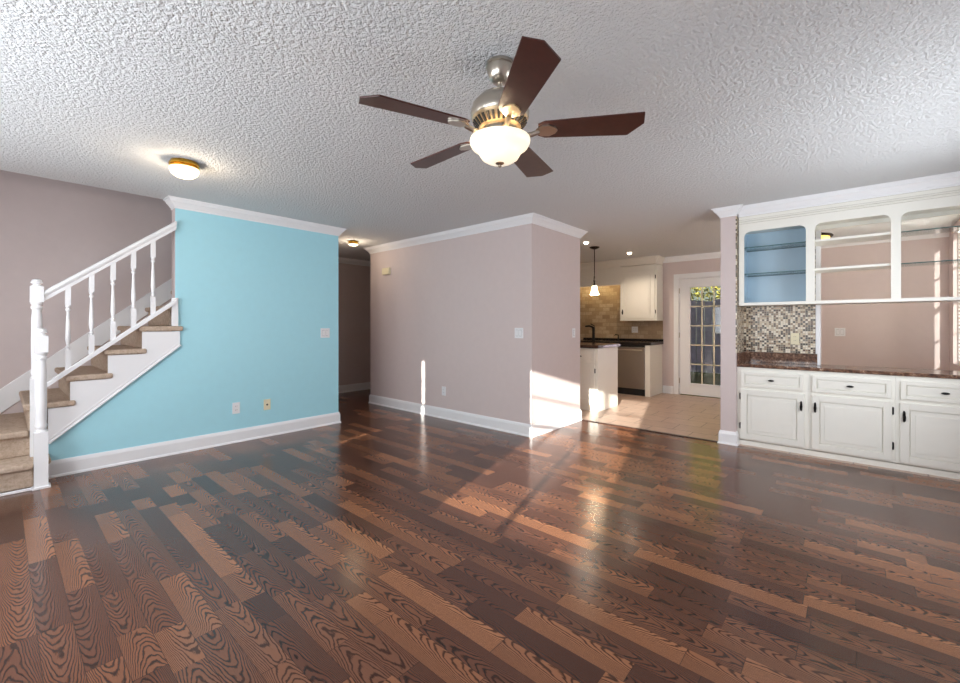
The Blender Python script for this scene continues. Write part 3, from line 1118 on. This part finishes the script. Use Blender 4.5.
# ------------------------------------------------------------------ kitchen
KY = 2.59                                                     # right end of the cabinet run
KL = 5.6
XK = 7.34                                                     # fronts of the base units
XU2 = 7.63                                                    # fronts of the wall units
ba = MB().box(XF - .012, XF, KY, KL, .93, 2.0)
ks = tag(ba.build('tile_backsplash', SPLASH), 'tan travertine brick backsplash behind the kitchen sink', 'backsplash')

# dishwasher between the end panel and the sink units
dwa, dwb = 2.685, 3.285
dw = thing('dishwasher', (7.6, 2.98, 0), 'stainless steel dishwasher under the black kitchen counter', 'dishwasher')
MB().box(XK + .03, XF - .05, dwa + .005, dwb - .005, .10, .875).build('body', DARKTOE, dw)
MB().box(XK - .005, XK + .03, dwa + .010, dwb - .010, .115, .84).build('door', STAINLESS, dw, bevel=0.006)
MB().box(XK - .003, XK + .03, dwa + .010, dwb - .010, .842, .876).build('control_strip', DARKTOE, dw)
hb = MB().tube([(XK - .005, dwa + .06, .79), (XK - .04, dwa + .06, .79), (XK - .04, dwb - .06, .79), (XK - .005, dwb - .06, .79)], .012, 8)
hb.build('handle', STEELN, dw, smooth=True)
MB().box(XK + .02, XK + .06, dwa + .005, dwb - .005, 0, .112).build('toe_kick', DARKTOE, dw)
ep = tag(MB().box(XK - .005, XF - .001, KY + .01, dwa, 0, .878).build('cabinet_end_panel', CREAM, bevel=0.002),
         'white end panel closing the kitchen units right of the dishwasher', 'cabinet panel')
for a, b in ((3.29, 4.14),):
    c = thing('sink_cabinet', (7.6, (a + b) / 2, 0), 'white sink base cabinet left of the dishwasher, behind the island', 'cabinet')
    MB().box(XK + .02, XF - .01, a + .001, b - .001, .10, .878).build('body', CREAM, c)
    MB().box(XK + .07, XK + .09, a + .001, b - .001, 0, .10).build('toe_kick', DARKTOE, c)
    mid = (a + b) / 2
    for q0, q1 in ((a + .015, mid - .004), (mid + .004, b - .015)):
        d_ = raised('door', c, XK + .02, q0, q1, .12, .70, .055)
        pull(d_, XK, q1 - .03 if q0 < mid - .1 else q0 + .03, .62)
    raised('false_front', c, XK + .02, a + .015, b - .015, .72, .86, .03)
kc = thing('kitchen_counter', (7.65, 3.6, .88), 'black stone counter over the dishwasher and sink units', 'countertop')
MB().box(XK - .03, XF - .012, KY - .012, 4.16, .88, .93).build('slab', BLACKSTONE, kc, bevel=0.004)
MB().box(XF - .032, XF - .012, KY - .012, 4.16, .931, .968).build('upstand', BLACKSTONE, kc, bevel=0.003)

# wall cabinet, valance over the sink, common crown
wc = thing('wall_cabinet', (7.8, 2.92, 1.31), 'white kitchen wall cabinet with one raised-panel door right of the sink', 'cabinet')
UY0, UY1, UZ0, UZ1 = 2.588, 3.250, 1.325, 2.30
MB().box(XU2, XF - .013, UY0, UY1, UZ0, UZ1).build('body', CREAM, wc, bevel=0.002)
MB().box(XU2 - .012, XF - .02, UY0 - .004, UY1, UZ0 - .018, UZ0).build('light_rail', CREAM, wc, bevel=0.003)
d_ = raised('door', wc, XU2, UY0 + .03, UY1 - .02, UZ0 + .03, UZ1 - .10, .075)
for z in (UZ0 + .14, UZ1 - .22):
    hinge(d_, XU2 - .003, UY0 + .024, z)
pull(d_, XU2 - .02, UY1 - .055, UZ0 + .14)
va = thing('sink_valance', (7.7, 3.6, 1.98), 'white valance board spanning above the sink with a light behind', 'valance')
MB().box(XU2 + .01, XU2 + .035, UY1 + .001, 4.5, 1.985, H - .09).build('board', CREAM, va)
MB().box(XU2 + .002, XU2 + .01, UY1 + .001, 4.5, 2.15, 2.165).build('bead', CREAM, va)
MB().box(XU2 + .06, XU2 + .09, UY1 + .05, 4.4, 1.995, 2.01).box(XU2 + .035, XF - .013, UY1 + .001, 4.5, 2.012, 2.02).build('top_panel', CREAM, va)
MB().box(XU2 + .10, XU2 + .13, UY1 + .10, 4.3, 1.998, 2.010).build('strip_lamp', STRIPGLOW, va)
kcr = MB()
P = [(XU2 + .01, H - .13), (XU2 - .006, H - .13), (XU2 - .010, H - .11), (XU2 - .03, H - .07), (XU2 - .055, H - .035), (XU2 - .075, H - .02), (XU2 - .075, H - .001), (XU2 + .01, H - .001)]
kcr.prism(P, 'y', UY0, 4.5)
kcr.prism([(UY0, H - .13), (UY0 - .006, H - .11), (UY0 - .03, H - .06), (UY0 - .05, H - .02), (UY0 - .05, H - .001), (UY0 + .01, H - .001), (UY0 + .01, H - .13)], 'x', XU2 - .05, XF - .075)
kcr.box(XU2, XF - .013, UY0, 4.5, H - .13, H - .001)
struct(kcr.build('trim_kitchen_crown', CREAM))

FYY = 3.87
fa = thing('kitchen_faucet', (7.8, FYY, .93), 'black upright kitchen faucet behind the sink', 'faucet')
MB().lathe((7.8, FYY, .93), [(.034, 0), (.034, .012), (.026, .02), (.026, .16), (.028, .22), (.024, .26)], 16).build('body', BLACKIRON, fa, smooth=True)
MB().tube([(7.8, FYY, 1.15), (7.78, FYY + .02, 1.19), (7.70, FYY + .05, 1.21), (7.62, FYY + .08, 1.20)], [.022, .020, .018, .016], 10).build('spout', BLACKIRON, fa, smooth=True)
MB().tube([(7.8, FYY, 1.16), (7.80, FYY - .02, 1.21), (7.80, FYY + .06, 1.25)], .010, 8).build('lever', BLACKIRON, fa, smooth=True)
sd = thing('soap_dispenser', (7.8, 3.36, .93), 'small black soap dispenser right of the kitchen faucet', 'soap dispenser')
MB().lathe((7.8, 3.36, .93), [(.022, 0), (.022, .01), (.014, .02), (.012, .07), (.008, .075), (.008, .11)], 14).build('body', BLACKIRON, sd, smooth=True)
MB().tube([(7.8, 3.36, 1.035), (7.74, 3.39, 1.045), (7.72, 3.40, 1.03)], .009, 8).build('spout', BLACKIRON, sd, smooth=True)
plate('wall_outlet', XF - .012, 3.10, 1.14, 'x', 'white outlet on the tan brick backsplash above the kitchen counter', 'outlet', 'outlet', 2)

# island
IX0, IX1, IY0, IY1 = 5.57, 6.25, 2.72, 4.3
isl = thing('kitchen_island', (5.9, 3.5, 0), 'white kitchen island with panelled doors under a dark brown top', 'kitchen island')
MB().box(IX0, IX1, IY0, IY1, .10, .90).build('body', CREAM, isl, bevel=0.002)
MB().box(IX0 + .05, IX1 - .03, IY0 + .01, IY1 - .03, 0, .10).build('toe_kick', CREAM, isl)
MB().box(IX0 + .006, IX1, IY0 - .018, IY0, 0, .90).build('end_panel', CREAM, isl, bevel=0.002)
for a, b in ((2.745, 3.17), (3.19, 3.72), (3.74, 4.28)):
    d_ = raised('door', isl, IX0, a, b, .12, .665, .055)
    for z in (.22, .58):
        hinge(d_, IX0 - .003, a - .006, z)
    pull(d_, IX0 - .02, b - .03, .58)
    w_ = raised('drawer', isl, IX0, a, b, .69, .875, .03)
    knob(w_, IX0 - .017, (a + b) / 2, .78)
it = tag(MB().box(IX0 - .04, IX1 + .04, IY0 - .045, IY1 + .04, .90, .945).build('island_worktop', plain('brown_stone_top', (64, 44, 36), 0.12, var=.2, scale=60), bevel=0.005),
         'dark brown polished worktop on the white island', 'countertop')

# pendant and downlights
pe = thing('pendant_light', (6.117, 3.018, 1.69), 'dark bronze pendant with a lit bell shade over the island', 'pendant light')
C1 = (6.117, 3.018, 0)
MB().lathe(C1, [(.075, H - .001), (.078, H - .008), (.060, H - .022), (.030, H - .034), (.010, H - .038)], 28).build('canopy', BRONZE, pe, smooth=True)
MB().lathe(C1, [(.0065, H - .036), (.0065, 1.97)], 12).build('rod', BRONZE, pe, smooth=True)
MB().lathe(C1, [(.007, 1.99), (.012, 1.975), (.012, 1.93), (.020, 1.915), (.012, 1.900), (.012, 1.87), (.030, 1.855), (.034, 1.838), (.030, 1.832)], 18).build('socket', BRONZE, pe, smooth=True)
MB().lathe(C1, [(.030, 1.840), (.040, 1.825), (.046, 1.79), (.056, 1.74), (.074, 1.700), (.072, 1.698), (.052, 1.742), (.040, 1.79), (.034, 1.825), (.026, 1.836)], 28, closed=True)\
    .build('bell_shade', PENDGLASS, pe, smooth=True)
for (x, y, lab) in ((5.67, 2.93, 'small bright spotlight in the kitchen ceiling beside the pendant canopy'),
                    (6.97, 2.81, 'small bright spotlight in the kitchen ceiling in front of the white wall cabinet')):
    t = thing('recessed_spotlight', (x, y, H - .03), lab, 'spotlight', 'kitchen ceiling spotlights')
    MB().lathe((x, y, 0), [(.050, H - .0005), (.050, H - .006), (.036, H - .008), (.034, H - .0005)], 24, closed=True).build('trim_ring', PLATE, t, smooth=True)
    MB().lathe((x, y, 0), [(.030, H - .001), (.033, H - .012), (.022, H - .030), (.001, H - .036)], 20).build('bulb', BULB, t, smooth=True)
    lamp('spotlight_lamp', 'SPOT', (x, y, H - .045), 26, (1.0, 0.84, 0.66), spot_size=R(140), spot_blend=.6, shadow_soft_size=.03)

lamp('pendant_lamp', 'POINT', (6.117, 3.018, 1.69), 8, (1.0, 0.8, 0.55), shadow_soft_size=.03)

# ------------------------------------------------------------------ dining side
dx, dy = 6.55, .36
dl_ = thing('dining_ceiling_light', (dx, dy, 2.18), 'dark bronze light with an amber glass bowl, through the middle pass-through opening', 'ceiling light')
MB().lathe((dx, dy, 0), [(.070, H - .001), (.074, H - .02), (.02, H - .05), (.012, H - .06), (.012, 2.335)], 24).build('stem', BRONZE, dl_, smooth=True)
MB().lathe((dx, dy, 0), [(.012, 2.345), (.10, 2.335), (.175, 2.315), (.185, 2.300), (.175, 2.288), (.03, 2.288)], 36).build('pan', BRONZE, dl_, smooth=True)
MB().lathe((dx, dy, 0), [(.150, 2.289), (.150, 2.270), (.128, 2.240), (.08, 2.214), (.03, 2.204), (.001, 2.203)], 36).build('glass_bowl', DININGGLASS, dl_, smooth=True)


lamp('dining_lamp', 'POINT', (dx, dy, 2.12), 6, (1.0, 0.88, 0.76), shadow_soft_size=.08)


def blind(name, axis, at, a, b, z0, z1, label, tiltdeg):
    t = thing(name, ((at, (a + b) / 2, z0) if axis == 'x' else ((a + b) / 2, at, z0)), label, 'window blind')
    m = MB()
    n = int((z1 - z0 - .05) / .042)
    for i in range(n):
        z = z0 + .03 + i * .042
        if axis == 'x':
            M = Matrix.Translation((at, 0, z)) @ Matrix.Rotation(R(tiltdeg), 4, 'Y')
            m.box(-.024, .024, a, b, -.0012, .0012, M)
        else:
            M = Matrix.Translation((0, at, z)) @ Matrix.Rotation(R(tiltdeg), 4, 'X')
            m.box(a, b, -.024, .024, -.0012, .0012, M)
    m.build('slats', BLIND, t)
    hr = MB()
    br = MB()
    if axis == 'x':
        hr.box(at - .02, at + .02, a, b, z1 - .045, z1)
        br.box(at - .014, at + .014, a, b, z0, z0 + .014)
    else:
        hr.box(a, b, at - .02, at + .02, z1 - .045, z1)
        br.box(a, b, at - .014, at + .014, z0, z0 + .014)
    hr.build('headrail', BLIND, t)
    br.build('bottom_rail', BLIND, t)
    return t


blind('window_blind', 'x', XB - .022, W2[0] + .003, W2[1] - .075, ZS + .003, ZH - .003, 'white slatted blind closed in the second window behind the camera', 72)
blind('window_blind', 'x', XB - .022, W3[0] + .003, W3[1] - .003, ZS + .003, ZH - .003, 'white slatted blind closed in the third window behind the camera', 72)
blind('window_blind', 'y', YR - .024, D1[0] + .003, D1[1] - .003, ZS + .003, ZH - .003, 'white slatted blind in the living-room side window', 72)
blind('window_blind', 'y', YR - .020, D2[0] + .003, D2[1] - .25, ZS + .003, 2.357, 'white slatted blind in the dining window, seen at the right edge of the pass-through', 62)
